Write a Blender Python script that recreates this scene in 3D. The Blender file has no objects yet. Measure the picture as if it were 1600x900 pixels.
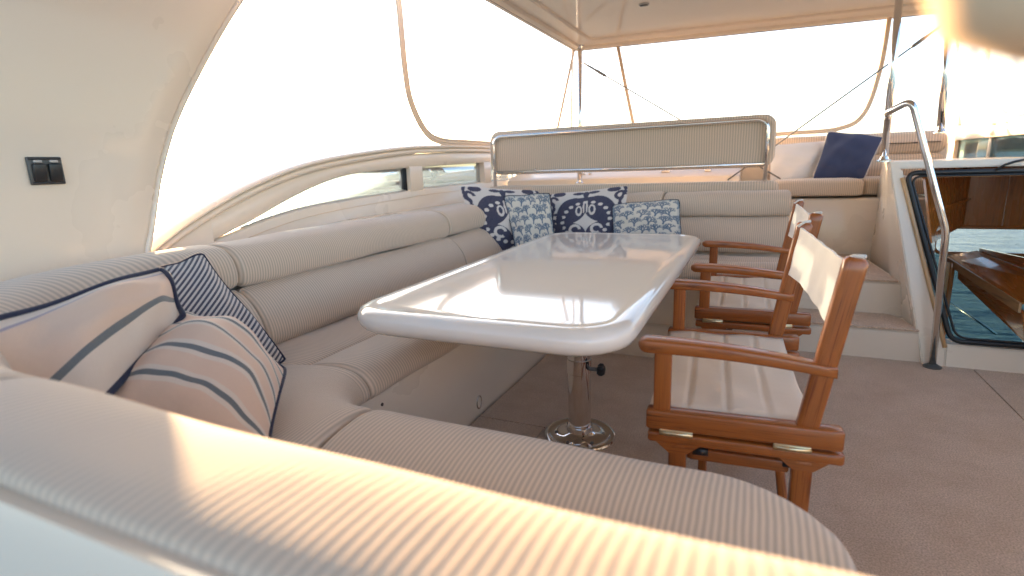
import bpy, bmesh, math, random
import numpy as np
from mathutils import Vector, Matrix
random.seed(7); np.random.seed(7)
scn = bpy.context.scene
COL = scn.collection
R = math.radians

# ------------------------------------------------------------------ camera
cam_d = bpy.data.cameras.new('camera'); cam = bpy.data.objects.new('camera', cam_d); COL.objects.link(cam)
PITCH, YAW, ROLL = 12.553, 24.4996, -2.0
cam.matrix_world = (Matrix.Translation((0, 0, 1.12)) @ Matrix.Rotation(R(YAW), 4, 'Z')
                    @ Matrix.Rotation(R(90 - PITCH), 4, 'X') @ Matrix.Rotation(R(ROLL), 4, 'Z'))
cam_d.sensor_width = 36; cam_d.lens = 36 * 850 / 1600
cam_d.clip_start = 0.01; cam_d.clip_end = 30000
cam_d.dof.use_dof = True; cam_d.dof.focus_distance = 2.3; cam_d.dof.aperture_fstop = 2.2
scn.camera = cam

# ------------------------------------------------------------------ sky + sun
SUN_AZ, SUN_EL = 56.0, 6.0           # degrees to port from the bow, degrees above the horizon
w = bpy.data.worlds.new('World'); scn.world = w; w.use_nodes = True
nt = w.node_tree; bg = nt.nodes['Background']
sky = nt.nodes.new('ShaderNodeTexSky'); sky.sky_type = 'NISHITA'; sky.sun_disc = False
sky.sun_elevation = R(SUN_EL); sky.sun_rotation = R(-SUN_AZ)
sky.air_density = 0.55; sky.dust_density = 1.3; sky.ozone_density = 0.5
nt.links.new(sky.outputs[0], bg.inputs[0]); bg.inputs[1].default_value = 0.10
sun_d = bpy.data.lights.new('sun', 'SUN'); sun = bpy.data.objects.new('sun', sun_d); COL.objects.link(sun)
sun_d.energy = 2.2; sun_d.angle = R(0.6); sun_d.color = (1.0, 0.66, 0.36)
sd = Vector((-math.sin(R(SUN_AZ)) * math.cos(R(SUN_EL)), math.cos(R(SUN_AZ)) * math.cos(R(SUN_EL)), math.sin(R(SUN_EL))))
sun.rotation_euler = sd.to_track_quat('Z', 'Y').to_euler()
scn.view_settings.view_transform = 'Standard'; scn.view_settings.look = 'None'
scn.view_settings.exposure = 3.08; scn.view_settings.gamma = 1.0; scn.view_settings.use_curve_mapping = False
scn.render.engine = 'CYCLES'
scn.cycles.use_denoising = True
scn.cycles.max_bounces = 8; scn.cycles.diffuse_bounces = 4; scn.cycles.glossy_bounces = 5
scn.cycles.transparent_max_bounces = 12; scn.cycles.sample_clamp_indirect = 4; scn.cycles.blur_glossy = 6.0

# ------------------------------------------------------------------ materials
MATS = {}
def mat(name, col, rough=0.5, metal=0.0, coat=0.0, spec=0.5, sheen=0.0):
    m = bpy.data.materials.new(name); m.use_nodes = True
    b = m.node_tree.nodes['Principled BSDF']
    b.inputs['Base Color'].default_value = (*col, 1); b.inputs['Roughness'].default_value = rough
    b.inputs['Metallic'].default_value = metal; b.inputs['Coat Weight'].default_value = coat
    b.inputs['Coat Roughness'].default_value = 0.05
    b.inputs['Specular IOR Level'].default_value = spec; b.inputs['Sheen Weight'].default_value = sheen
    MATS[name] = m; return m
def nd(m, typ, **kw):
    n = m.node_tree.nodes.new(typ)
    for k, v in kw.items():
        if k in n.inputs.keys() if hasattr(n.inputs, 'keys') else False: n.inputs[k].default_value = v
        else: setattr(n, k, v)
    return n
def lk(m, a, b): m.node_tree.links.new(a, b)
def bsdf(m): return m.node_tree.nodes['Principled BSDF']
def ramp(m, fac, stops, interp='LINEAR'):
    r = m.node_tree.nodes.new('ShaderNodeValToRGB'); r.color_ramp.interpolation = interp
    e = r.color_ramp.elements
    while len(e) < len(stops): e.new(0.5)
    for i, (p, c) in enumerate(stops): e[i].position = p; e[i].color = (*c, 1)
    lk(m, fac, r.inputs[0]); return r
def mth(m, op, a, b=None):
    n = m.node_tree.nodes.new('ShaderNodeMath'); n.operation = op
    for i, x in enumerate((a, b)):
        if x is None: continue
        if isinstance(x, (int, float)): n.inputs[i].default_value = x
        else: lk(m, x, n.inputs[i])
    return n.outputs[0]
def mixc(m, fac, a, b, blend='MIX'):
    n = m.node_tree.nodes.new('ShaderNodeMix'); n.data_type = 'RGBA'; n.blend_type = blend
    for i, x in ((0, fac), (6, a), (7, b)):
        if isinstance(x, (int, float)): n.inputs[i].default_value = x
        elif isinstance(x, tuple): n.inputs[i].default_value = (*x, 1)
        else: lk(m, x, n.inputs[i])
    return n.outputs[2]
def bump(m, h, strength, dist, prev=None):
    n = m.node_tree.nodes.new('ShaderNodeBump'); n.inputs['Strength'].default_value = strength
    n.inputs['Distance'].default_value = dist; lk(m, h, n.inputs['Height'])
    if prev is not None: lk(m, prev, n.inputs['Normal'])
    return n.outputs[0]
def noise(m, scale, detail=3, vec=None, rough=0.5):
    n = m.node_tree.nodes.new('ShaderNodeTexNoise'); n.inputs['Scale'].default_value = scale
    n.inputs['Detail'].default_value = detail; n.inputs['Roughness'].default_value = rough
    if vec is not None: lk(m, vec, n.inputs['Vector'])
    return n.outputs[0]
def coords(m, which): return m.node_tree.nodes.new('ShaderNodeTexCoord').outputs[which]
def mapping(m, vec, scale=(1, 1, 1), rot=(0, 0, 0)):
    n = m.node_tree.nodes.new('ShaderNodeMapping'); n.inputs['Scale'].default_value = scale
    n.inputs['Rotation'].default_value = rot; lk(m, vec, n.inputs['Vector']); return n.outputs[0]

# gelcoat: glossy cream moulding with faint scuffs
def gelcoat(name, col, rough=0.22):
    m = mat(name, col, rough, coat=0.35)
    ob = coords(m, 'Object')
    n1 = noise(m, 2.3, 4, ob); n2 = noise(m, 35, 4, ob)
    c = mixc(m, mth(m, 'MULTIPLY', n1, 0.12), col, tuple(x * 0.72 for x in col))
    lk(m, c, bsdf(m).inputs['Base Color'])
    lk(m, mth(m, 'ADD', mth(m, 'MULTIPLY', n1, rough * .25), rough * .88), bsdf(m).inputs['Roughness'])
    lk(m, bump(m, noise(m, 2.2, 1, ob), 0.15, 0.006), bsdf(m).inputs['Normal'])
    return m
gelcoat('gelcoat', (0.84, 0.72, 0.59), 0.28); gelcoat('roof_gelcoat', (0.84, 0.73, 0.61), 0.55)
gelcoat('table_gelcoat', (0.88, 0.80, 0.70), 0.07)
# ribbed upholstery: fine ribs across the cushion (u = metres along the settee)
def ribbed(name, col, period=0.0125, strength=0.55):
    m = mat(name, col, 0.85, sheen=0.25, spec=0.25)
    uv = coords(m, 'UV')
    sep = m.node_tree.nodes.new('ShaderNodeSeparateXYZ'); lk(m, uv, sep.inputs[0])
    wob = mth(m, 'MULTIPLY', mth(m, 'SUBTRACT', noise(m, 9, 2, uv), 0.5), 0.006)
    zig = mth(m, 'MULTIPLY', mth(m, 'PINGPONG', sep.outputs[0], 0.13), 0.10)     # herringbone swing of the weave
    u = mth(m, 'ADD', mth(m, 'ADD', sep.outputs[0], wob), mth(m, 'MULTIPLY', sep.outputs[1], 0.0))
    s = mth(m, 'ADD', mth(m, 'MULTIPLY', mth(m, 'SINE', mth(m, 'MULTIPLY', u, 2 * math.pi / period)), 0.5), 0.5)
    cross = mth(m, 'ADD', mth(m, 'MULTIPLY', mth(m, 'SINE', mth(m, 'MULTIPLY', sep.outputs[1], 2 * math.pi / 0.004)), 0.5), 0.5)
    h = mth(m, 'ADD', s, mth(m, 'MULTIPLY', cross, 0.15))
    dirt = noise(m, 3.0, 4, uv)
    c = mixc(m, s, tuple(x * 0.66 for x in col), col)
    c = mixc(m, mth(m, 'MULTIPLY', dirt, 0.18), c, tuple(x * 0.72 for x in col))
    lk(m, c, bsdf(m).inputs['Base Color'])
    nrm = bump(m, h, strength, 0.0008)
    nrm = bump(m, noise(m, 4.5, 2, uv), 0.35, 0.012, nrm)
    lk(m, nrm, bsdf(m).inputs['Normal'])
    return m
ribbed('upholstery', (0.76, 0.60, 0.46))
def cloth(name, col, fine=900, strength=0.25, rough=0.9, wr=0.3):
    m = mat(name, col, rough, sheen=0.2, spec=0.2); ob = coords(m, 'Object')
    n = noise(m, fine, 2, ob)
    c = mixc(m, mth(m, 'MULTIPLY', noise(m, 6, 4, ob), 0.25), col, tuple(x * 0.75 for x in col))
    lk(m, c, bsdf(m).inputs['Base Color'])
    lk(m, bump(m, noise(m, 11, 2, ob), wr, 0.008, bump(m, n, strength, 0.001)), bsdf(m).inputs['Normal'])
    return m
cloth('canvas', (0.80, 0.73, 0.66)); cloth('seat_canvas', (0.84, 0.69, 0.54)); cloth('navy_cloth', (0.055, 0.07, 0.14))
cloth('navy_piping', (0.026, 0.028, 0.055)); cloth('hem_cloth', (0.82, 0.64, 0.48)); cloth('rolled_canvas', (0.72, 0.52, 0.34))
cloth('cream_cloth', (0.72, 0.66, 0.6))
# quilted white pillow
m = cloth('quilt', (0.86, 0.82, 0.78)); uv = coords(m, 'UV')
ck = m.node_tree.nodes.new('ShaderNodeTexChecker'); ck.inputs['Scale'].default_value = 26
lk(m, mapping(m, uv, (1, 1, 1), (0, 0, R(45))), ck.inputs['Vector']); lk(m, bump(m, ck.outputs[1], 0.5, 0.004), bsdf(m).inputs['Normal'])
# carpet
m = mat('carpet', (0.23, 0.165, 0.135), 0.95, sheen=0.3, spec=0.1); ob = coords(m, 'Object')
c = mixc(m, ramp(m, noise(m, 4.5, 8, ob, 0.75), [(0.36, (0, 0, 0)), (0.62, (1, 1, 1))]).outputs[0], (0.66, 0.475, 0.335), (0.80, 0.61, 0.465))
c = mixc(m, mth(m, 'MULTIPLY', ramp(m, noise(m, 190, 3, ob), [(0.35, (0, 0, 0)), (0.65, (1, 1, 1))]).outputs[0], 0.75), c, (0.36, 0.245, 0.17))
lk(m, c, bsdf(m).inputs['Base Color']); lk(m, bump(m, noise(m, 420, 3, ob), 0.5, 0.003, bump(m, noise(m, 14, 3, ob), 0.4, 0.01)), bsdf(m).inputs['Normal'])
# varnished teak / mahogany, grain along u
def wood(name, a, b, rough=0.3, coat=0.5):
    m = mat(name, a, rough, coat=coat); uv = coords(m, 'UV')
    g = noise(m, 1, 6, mapping(m, uv, (5, 90, 1)), 0.6); g2 = noise(m, 1, 3, mapping(m, uv, (2.5, 18, 1)))
    f = mth(m, 'ADD', mth(m, 'MULTIPLY', g, 0.65), mth(m, 'MULTIPLY', g2, 0.5))
    r = ramp(m, f, [(0.42, a), (0.56, b), (0.66, tuple(x * 0.8 for x in b)), (0.76, tuple(x * 0.45 for x in a))])
    oi = m.node_tree.nodes.new('ShaderNodeObjectInfo')
    c = mixc(m, mth(m, 'MULTIPLY', oi.outputs['Random'], 0.35), r.outputs[0], tuple(x * 0.6 for x in a))
    lk(m, c, bsdf(m).inputs['Base Color']); lk(m, bump(m, g, 0.25, 0.0012), bsdf(m).inputs['Normal'])
    lk(m, mth(m, 'ADD', mth(m, 'MULTIPLY', g2, 0.25), rough - 0.1), bsdf(m).inputs['Roughness'])
    return m
wood('teak', (0.19, 0.042, 0.007), (0.43, 0.125, 0.022), 0.34, 0.45)
wood('mahogany', (0.40, 0.11, 0.016), (0.52, 0.17, 0.03), 0.25, 0.6)
wood('pale_teak', (0.50, 0.30, 0.14), (0.60, 0.38, 0.20), 0.4, 0.2)
mat('chrome', (0.78, 0.75, 0.72), 0.07, metal=1.0)
m = MATS['chrome']; ob = coords(m, 'Object'); lk(m, mth(m, 'ADD', mth(m, 'MULTIPLY', noise(m, 40, 3, ob), 0.12), 0.02), bsdf(m).inputs['Roughness'])
mat('brass', (0.78, 0.66, 0.42), 0.28, metal=1.0); mat('steel_wire', (0.22, 0.21, 0.20), 0.5, metal=0.4)
mat('rubber', (0.018, 0.018, 0.02), 0.42); mat('black_plastic', (0.02, 0.02, 0.022), 0.3); mat('grey_plastic', (0.10, 0.10, 0.095), 0.35)
mat('lens_grey', (0.5, 0.47, 0.44), 0.25); mat('dark_line', (0.10, 0.07, 0.06), 0.8)
mat('boat_paint', (0.30, 0.30, 0.31), 0.5)
def glass(name, tint, haze=0.0, refl=0.55):
    m = bpy.data.materials.new(name); m.use_nodes = True; n = m.node_tree; n.nodes.clear()
    o = n.nodes.new('ShaderNodeOutputMaterial'); mx = n.nodes.new('ShaderNodeMixShader')
    t = n.nodes.new('ShaderNodeBsdfTransparent'); t.inputs[0].default_value = (*tint, 1)
    g = n.nodes.new('ShaderNodeBsdfGlossy'); g.inputs['Roughness'].default_value = 0.02 + haze
    f = n.nodes.new('ShaderNodeFresnel'); f.inputs[0].default_value = 1.25
    q = n.nodes.new('ShaderNodeMath'); q.operation = 'MULTIPLY'; q.inputs[1].default_value = refl; n.links.new(f.outputs[0], q.inputs[0]); n.links.new(q.outputs[0], mx.inputs[0]); n.links.new(t.outputs[0], mx.inputs[1]); n.links.new(g.outputs[0], mx.inputs[2])
    n.links.new(mx.outputs[0], o.inputs[0]); MATS[name] = m; return m
glass('window_glass', (0.36, 0.43, 0.50)); glass('tinted_glass', (0.42, 0.52, 0.55)); glass('clear_glass', (0.95, 0.96, 0.96)); glass('clear_vinyl', (0.95, 0.95, 0.95), 0.06, 0.15)
# sea
m = mat('sea_water', (0.012, 0.055, 0.07), 0.16, spec=0.5); bsdf(m).inputs['IOR'].default_value = 1.33
ob = coords(m, 'Object')
h = mth(m, 'ADD', mth(m, 'MULTIPLY', noise(m, 1, 5, mapping(m, ob, (0.35, 0.8, 1), (0, 0, R(25))), 0.6), 1.0), mth(m, 'MULTIPLY', noise(m, 1, 4, mapping(m, ob, (1.8, 3.2, 1), (0, 0, R(12)))), 0.35))
lk(m, bump(m, h, 1.0, 0.30), bsdf(m).inputs['Normal'])
# far shore
m = mat('shore', (0.06, 0.075, 0.06), 0.95); ob = coords(m, 'Object')
lk(m, mixc(m, noise(m, 0.02, 6, ob, 0.7), (0.035, 0.05, 0.035), (0.16, 0.14, 0.11)), bsdf(m).inputs['Base Color'])
# printed cloth from a colour attribute
m = mat('printed_cloth', (0.7, 0.65, 0.6), 0.9, sheen=0.15, spec=0.2)
at = m.node_tree.nodes.new('ShaderNodeVertexColor'); at.layer_name = 'Col'; ob = coords(m, 'Object')
lk(m, mixc(m, mth(m, 'MULTIPLY', noise(m, 500, 2, ob), 0.3), at.outputs[0], (0.3, 0.27, 0.25)), bsdf(m).inputs['Base Color'])
lk(m, bump(m, noise(m, 13, 2, ob), 0.35, 0.008, bump(m, noise(m, 800, 2, ob), 0.3, 0.001)), bsdf(m).inputs['Normal'])
# striped cloths (uv v across the stripes)
def striped(name, base, stripe, stops, rot=0.0, repeat=1.0):
    m = mat(name, base, 0.9, sheen=0.2, spec=0.2); uv = coords(m, 'UV')
    sep = m.node_tree.nodes.new('ShaderNodeSeparateXYZ'); lk(m, mapping(m, uv, (1, 1, 1), (0, 0, rot)), sep.inputs[0])
    f = mth(m, 'FRACT', mth(m, 'MULTIPLY', sep.outputs[1], repeat))
    r = ramp(m, f, stops, 'CONSTANT'); ob = coords(m, 'Object')
    c = mixc(m, mth(m, 'MULTIPLY', noise(m, 300, 2, ob), 0.25), r.outputs[0], tuple(x * 0.7 for x in base))
    lk(m, c, bsdf(m).inputs['Base Color'])
    lk(m, bump(m, noise(m, 8, 3, ob), 0.5, 0.012, bump(m, noise(m, 700, 2, ob), 0.3, 0.001)), bsdf(m).inputs['Normal'])
    return m
PK, GY, CR, LV = (0.76, 0.53, 0.39), (0.12, 0.145, 0.155), (0.76, 0.62, 0.50), (0.36, 0.30, 0.36)
striped('stripe_wide', PK, GY, [(0, CR), (0.30, GY), (0.36, PK), (0.80, PK), (0.84, LV), (0.875, CR)])
striped('stripe_multi', PK, GY, [(0, GY), (0.16, CR), (0.30, PK), (0.86, CR)], repeat=6.0)
striped('stripe_thin', (0.62, 0.56, 0.52), GY, [(0, (0.03, 0.035, 0.07)), (0.5, (0.62, 0.55, 0.50))], rot=R(-18), repeat=29)

# ------------------------------------------------------------------ mesh helpers
def link(name, me, parent=None, m=None, smooth=True, loc=None):
    o = bpy.data.objects.new(name, me); COL.objects.link(o)
    if m and not me.materials: me.materials.append(MATS[m])
    if smooth:
        me.shade_smooth()
    if parent is not None: o.parent = parent
    if loc is not None: o.location = loc
    return o
def raw(name, V, F, m, parent=None, smooth=True, uv=None, loc=None, sharp=None):
    me = bpy.data.meshes.new(name); me.from_pydata([tuple(v) for v in V], [], F)
    if uv is not None:
        l = me.uv_layers.new(name='UVMap')
        idx = np.empty(len(me.loops), dtype=np.int32); me.loops.foreach_get('vertex_index', idx)
        l.data.foreach_set('uv', np.asarray(uv, dtype=np.float32)[idx].ravel())
    o = link(name, me, parent, m, smooth, loc)
    if sharp: me.set_sharp_from_angle(angle=R(sharp))
    return o
def grid(rings, closed_u=True, caps=True, uvr=None):
    n = len(rings[0]); V = [p for r in rings for p in r]; F = []
    for i in range(len(rings) - 1):
        for j in range(n if closed_u else n - 1):
            k = (j + 1) % n
            F.append((i * n + j, i * n + k, (i + 1) * n + k, (i + 1) * n + j))
    if caps:
        F.append(tuple(range(n - 1, -1, -1))); F.append(tuple((len(rings) - 1) * n + j for j in range(n)))
    return V, F
def loft(name, rings, m, parent=None, closed=True, caps=True, uv=None, smooth=True, sharp=None):
    V, F = grid(rings, closed, caps); return raw(name, V, F, m, parent, smooth, uv, sharp=sharp)
def curve_pts(pts, n=12):
    P = [Vector(p) for p in pts]; out = []
    for i in range(len(P) - 1):
        p0 = P[max(i - 1, 0)]; p1 = P[i]; p2 = P[i + 1]; p3 = P[min(i + 2, len(P) - 1)]
        for k in range(n):
            t = k / n
            out.append(0.5 * ((2 * p1) + (p2 - p0) * t + (2 * p0 - 5 * p1 + 4 * p2 - p3) * t * t + (3 * p1 - p0 - 3 * p2 + p3) * t ** 3))
    out.append(P[-1]); return out
def fillet(pts, r, n=6):
    P = [Vector(p) for p in pts]; out = [P[0]]
    for i in range(1, len(P) - 1):
        a = (P[i - 1] - P[i]); b = (P[i + 1] - P[i]); rr = min(r, a.length * .49, b.length * .49)
        A = P[i] + a.normalized() * rr; B = P[i] + b.normalized() * rr
        for k in range(n + 1):
            t = k / n; out.append((1 - t) ** 2 * A + 2 * t * (1 - t) * P[i] + t * t * B)
    out.append(P[-1]); return out
def tube_rings(path, r, seg=12, closed=False, flat=1.0):
    P = [Vector(p) for p in path]; rings = []; N = None
    for i, p in enumerate(P):
        if closed: t = (P[(i + 1) % len(P)] - P[i - 1]).normalized()
        else: t = (P[min(i + 1, len(P) - 1)] - P[max(i - 1, 0)]).normalized()
        if N is None:
            N = t.cross(Vector((0, 0, 1)) if abs(t.z) < 0.9 else Vector((0, 1, 0))).normalized()
        N = (N - t * N.dot(t)).normalized(); B = t.cross(N)
        rr = r[i] if isinstance(r, (list, tuple)) else r
        rings.append([p + N * math.cos(a) * rr + B * math.sin(a) * rr * flat for a in [2 * math.pi * k / seg for k in range(seg)]])
    if closed: rings.append(rings[0])
    return rings
def tube(name, path, r, m, parent=None, seg=12, closed=False, flat=1.0):
    rg = tube_rings(path, r, seg, closed, flat); n = len(rg[0]); L = 0; uv = []
    for i, ring in enumerate(rg):
        if i: L += (Vector(ring[0]) - Vector(rg[i - 1][0])).length
        uv += [(L, k / n * 0.1) for k in range(n)]
    return loft(name, rg, m, parent, True, not closed, uv)
def merge(name, parts, m, parent=None, smooth=True, sharp=None):
    V = []; F = []
    for v, f in parts:
        o = len(V); V += list(v); F += [tuple(i + o for i in q) for q in f]
    return raw(name, V, F, m, parent, smooth, sharp=sharp)
def bm_box(c, s, bev=0.004, rot=None, seg=2):
    bm = bmesh.new(); bmesh.ops.create_cube(bm, size=1)
    for v in bm.verts: v.co = Vector((v.co.x * s[0], v.co.y * s[1], v.co.z * s[2]))
    if bev: bmesh.ops.bevel(bm, geom=bm.edges[:], offset=min(bev, min(s) * .45), segments=seg, profile=0.5, affect='EDGES')
    M = Matrix.Translation(c) @ (rot.to_4x4() if rot else Matrix.Identity(4))
    bmesh.ops.transform(bm, matrix=M, verts=bm.verts)
    V = [v.co.copy() for v in bm.verts]; bm.verts.index_update(); F = [tuple(v.index for v in f.verts) for f in bm.faces]; bm.free()
    return V, F
def box(name, c, s, m, parent=None, bev=0.004, rot=None, seg=2):
    V, F = bm_box(c, s, bev, rot, seg); return raw(name, V, F, m, parent, True, [(v.x + v.z * .13, v.y + v.z) for v in V], sharp=50)
def bar(name, p0, p1, wd, th, m, parent=None, side=(0, 1, 0), bev=0.006, bow=0.0, taper=1.0):
    """wooden bar from p0 to p1: wd along side, th along the third axis; u runs along its length"""
    p0 = Vector(p0); p1 = Vector(p1); t = (p1 - p0); L = t.length; t.normalize()
    s = Vector(side); s = (s - t * s.dot(t)).normalized(); q = s.cross(t)
    rings = []; uv = []; prof = []
    b = bev
    for sx, sy in ((1, 1), (-1, 1), (-1, -1), (1, -1)):
        cs = [(wd / 2, th / 2 - b), (wd / 2 - b * .3, th / 2 - b * .3), (wd / 2 - b, th / 2)]
        cs = [(x * sx, y * sy) for x, y in cs]
        if sx * sy < 0: cs.reverse()
        prof += cs
    n = 14
    st = [0, b * .3, b] + [L * k / n for k in range(1, n)] + [L - b, L - b * .3, L]
    u0 = random.random() * 5
    for x in st:
        e = 0
        if x < b: e = b - x
        if x > L - b: e = x - (L - b)
        k = (1 - (e / b) * min(1, b * 1.2 / min(wd, th))) if b else 1
        k2 = 1 + (taper - 1) * x / L
        off = q * bow * 4 * (x / L) * (1 - x / L)
        rings.append([p0 + t * x + s * px * k * k2 + q * py * k * k2 + off for px, py in prof])
        uv += [(u0 + x, u0 + math.atan2(py, px) * 0.03) for px, py in prof]
    return loft(name, rings, m, parent, True, True, uv, True, 45)
def thing(name, label, cat, loc=(0, 0, 0), rz=0.0, group=None):
    o = bpy.data.objects.new(name, None); COL.objects.link(o); o.location = loc; o.rotation_euler = (0, 0, rz)
    o.empty_display_size = 0.1
    return tag(o, label, cat, group)
def tag(o, label, cat, group=None):
    o['label'] = label; o['category'] = cat
    if group: o['group'] = group
    return o
def struct(o): o['kind'] = 'structure'; return o
def disc_profile(name, prof, m, parent=None, c=(0, 0, 0), seg=40, axis=None):
    """lathe (r, z) profile about z"""
    Rm = axis.to_matrix() if axis else Matrix.Identity(3)
    rings = [[Vector(c) + Rm @ Vector((r * math.cos(2 * math.pi * k / seg), r * math.sin(2 * math.pi * k / seg), z)) for k in range(seg)] for r, z in prof]
    return loft(name, rings, m, parent, True, True, None, True, 40)
def ss(a, b, x): t = min(max((x - a) / (b - a), 0), 1); return t * t * (3 - 2 * t)

# ================================================================== SETTING
SEA = -3.6
me_s = 9000
struct(raw('sea', [(-me_s, -me_s, SEA), (me_s, -me_s, SEA), (me_s, me_s, SEA), (-me_s, me_s, SEA)], [(0, 1, 2, 3)], 'sea_water', smooth=False))
def shore(name, a0, a1, dist, hmax, hmin, seed):
    rnd = np.random.RandomState(seed); n = 90; rows = []
    ph = rnd.rand(6) * 6.28
    for r_, hh in ((0, 0), (90, .45), (220, 0.85), (380, 1.0), (700, .7), (1200, 0)):
        row = []
        for i in range(n + 1):
            t = i / n; a = R(a0 + (a1 - a0) * t)
            hgt = hmin + (hmax - hmin) * (0.5 + 0.28 * math.sin(7 * t + ph[0]) + 0.14 * math.sin(19 * t + ph[1]) + 0.08 * math.sin(47 * t + ph[2])) + rnd.rand() * 3
            hgt *= min(1, 6 * t, 6 * (1 - t)) * hh
            d = dist + r_ + 40 * math.sin(9 * t + ph[3])
            row.append((-math.sin(a) * d, math.cos(a) * d, SEA - 1 + hgt))
        rows.append(row)
    V, F = grid(rows, False, False); return struct(raw(name, V, F, 'shore'))
shore('far_shore', 14, 49, 2600, 19, 9, 3)
shore('hillside', -75, -10, 1500, 60, 26, 5)

# deck: sub floor and carpet panels with joints
deck = struct(raw('deck', [(-2.4, -1.2, -.012), (1.72, -1.2, -.012), (1.72, 3.50, -.012), (.2, 3.50, -.012), (.2, 5.5, -.012), (-2.4, 5.5, -.012)], [(0, 1, 2, 3, 4, 5)], 'dark_line', smooth=False))
def panel(pts):
    n = len(pts); V = [(x, y, -.012) for x, y in pts] + [(x, y, 0.0) for x, y in pts]
    return raw('carpet_panel', V, [tuple(range(n, 2 * n))] + [(i, (i + 1) % n, n + (i + 1) % n, n + i) for i in range(n)], 'carpet', deck, False)
panel([(-1.12, -1.15), (-.80, -1.15), (-.80, 2.046), (-1.12, 2.046)])
panel([(-.796, -1.15), (1.076, -1.15), (1.076, 3.48), (-1.12, 3.48), (-1.12, 2.052), (-.796, 2.052)])
panel([(1.082, -1.15), (1.70, -1.15), (1.70, 3.46), (1.082, 3.46)])

# ================================================================== PORT BULWARK, ARCH PANEL
def interp(pts, x):
    xs = [p[0] for p in pts]; ys = [p[1] for p in pts]
    return float(np.interp(x, xs, ys))
def smooth_interp(pts):
    P = curve_pts([(a, b, 0) for a, b in pts], 10); q = sorted([(p.x, p.y) for p in P])
    return lambda x: interp(q, x)
rim = smooth_interp([(1.0, .60), (1.30, .715), (1.51, .834), (1.71, .94), (2.09, 1.086), (2.57, 1.198), (3.35, 1.281), (3.97, 1.307), (4.79, 1.316), (5.7, 1.31)])
wbot = smooth_interp([(1.80, .815), (2.1, .878), (2.43, .926), (2.9, .953), (3.47, .971), (3.69, .979), (4.69, .985), (5.5, .985)])
wtop = smooth_interp([(1.80, .817), (2.05, .895), (2.34, .995), (2.62, 1.07), (2.91, 1.112), (3.5, 1.14), (3.67, 1.142), (4.71, 1.165), (5.5, 1.165)])
bul = thing('side_bulwark', 'cream moulded side wall with sweeping rim and long windows behind the port settee', 'bulwark', (0, 0, 0))
XB = -2.40
def strip(name, ys, zlo, zhi, xi, xo, m, parent, rnd=0.012):
    rings = []
    for y in ys:
        a, b = zlo(y), zhi(y)
        r_ = min(rnd, max((b - a) * .45, .0005))
        rings.append([(xi - r_, y, a), (xi, y, a + r_), (xi, y, b - r_), (xi - r_, y, b), (xo + r_, y, b), (xo, y, b - r_), (xo, y, a + r_), (xo + r_, y, a)])
    return loft(name, rings, m, parent, sharp=50)
def lin(a, b, n): return [a + (b - a) * k / n for k in range(n + 1)]
lower = [(1.0, .40), (5.7, .40)]
strip('lower_panel', lin(1.80, 5.6, 60), lambda y: .30, lambda y: wbot(y), XB, XB - .09, 'gelcoat', bul)
strip('upper_band', lin(1.80, 5.6, 60), lambda y: wtop(y), lambda y: rim(y) - .055, XB, XB - .09, 'gelcoat', bul)
strip('aft_panel', lin(1.0, 1.802, 14), lambda y: .28, lambda y: rim(y) - .055, XB + .001, XB - .088, 'gelcoat', bul)
strip('rim_step', lin(1.0, 5.6, 70), lambda y: rim(y) - .054, lambda y: rim(y) - .02, XB + .018, XB - .10, 'gelcoat', bul)
# capping: rounded rail along the rim
cap = []
for y in lin(1.0, 5.6, 80):
    z = rim(y) - .006
    cap.append([(XB - .03 + .058 * math.cos(a), y, z + .016 * math.sin(a)) for a in [2 * math.pi * k / 14 for k in range(14)]])
loft('capping_rail', cap, 'gelcoat', bul)
for a, b in ((3.49, 3.66), (4.72, 4.86)):
    strip('window_post', [a, b], lambda y: wbot(y) - .01, lambda y: wtop(y) + .01, XB + .004, XB - .085, 'gelcoat', bul, .008)
for a, b in ((2.0, 3.49), (3.66, 4.72), (4.86, 5.5)):
    strip('window_pane', lin(a, b, 16), lambda y: wbot(y) - .008, lambda y: wtop(y) + .008, XB - .048, XB - .054, 'window_glass', bul, .001)
    tube('window_gasket', [(XB - .04, y, wbot(y) + .003) for y in lin(a, b, 16)], .004, 'lens_grey', bul, 6)
box('gasket_edge', (XB - .04, 3.483, 1.055), (.03, .006, .17), 'black_plastic', bul, .001)
# ledge between settee and bulwark
strip('ledge', lin(1.35, 5.0, 30), lambda y: .60, lambda y: min(.80 + .03 * ss(2, 3, y), .83), -1.97, XB - .02, 'gelcoat', bul)
tube('ledge_seam', [(XB + .001, y, wbot(y) - .05) for y in lin(2.0, 5.2, 30)], .0022, 'hem_cloth', bul, 6)

arch = thing('arch_panel', 'large curved cream arch panel rising beside the port settee corner', 'arch panel')
edge = smooth_interp([(.20, 1.36), (.60, 1.385), (.83, 1.425), (.91, 1.455), (1.2, 1.555), (1.47, 1.70), (1.93, 2.03), (2.2, 2.30), (2.45, 2.6)])
def archx(z): return -2.30 + .10 * max(0, (z - 1.0) / 1.4) ** 2
rings = []
for z in lin(.2, 2.42, 40):
    e = edge(z); x0 = archx(z); x1 = x0 - .15
    inner = [(x0, y, z) for y in lin(0.06, e - .03, 16)]
    outer = [(x1, y, z) for y in reversed(lin(0.06, e - .03, 16))]
    rnd = [(x0 - .012, e - .008, z), (x0 - .04, e, z), (x1 + .04, e, z), (x1 + .012, e - .008, z)]
    aft = [(x1 + .01, 0.02, z), (x1 + .04, 0.0, z), (x0 - .04, 0.0, z), (x0 - .01, 0.02, z)]
    rings.append(inner + rnd + outer + aft)
loft('arch_shell', rings, 'gelcoat', arch, sharp=50)
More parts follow.
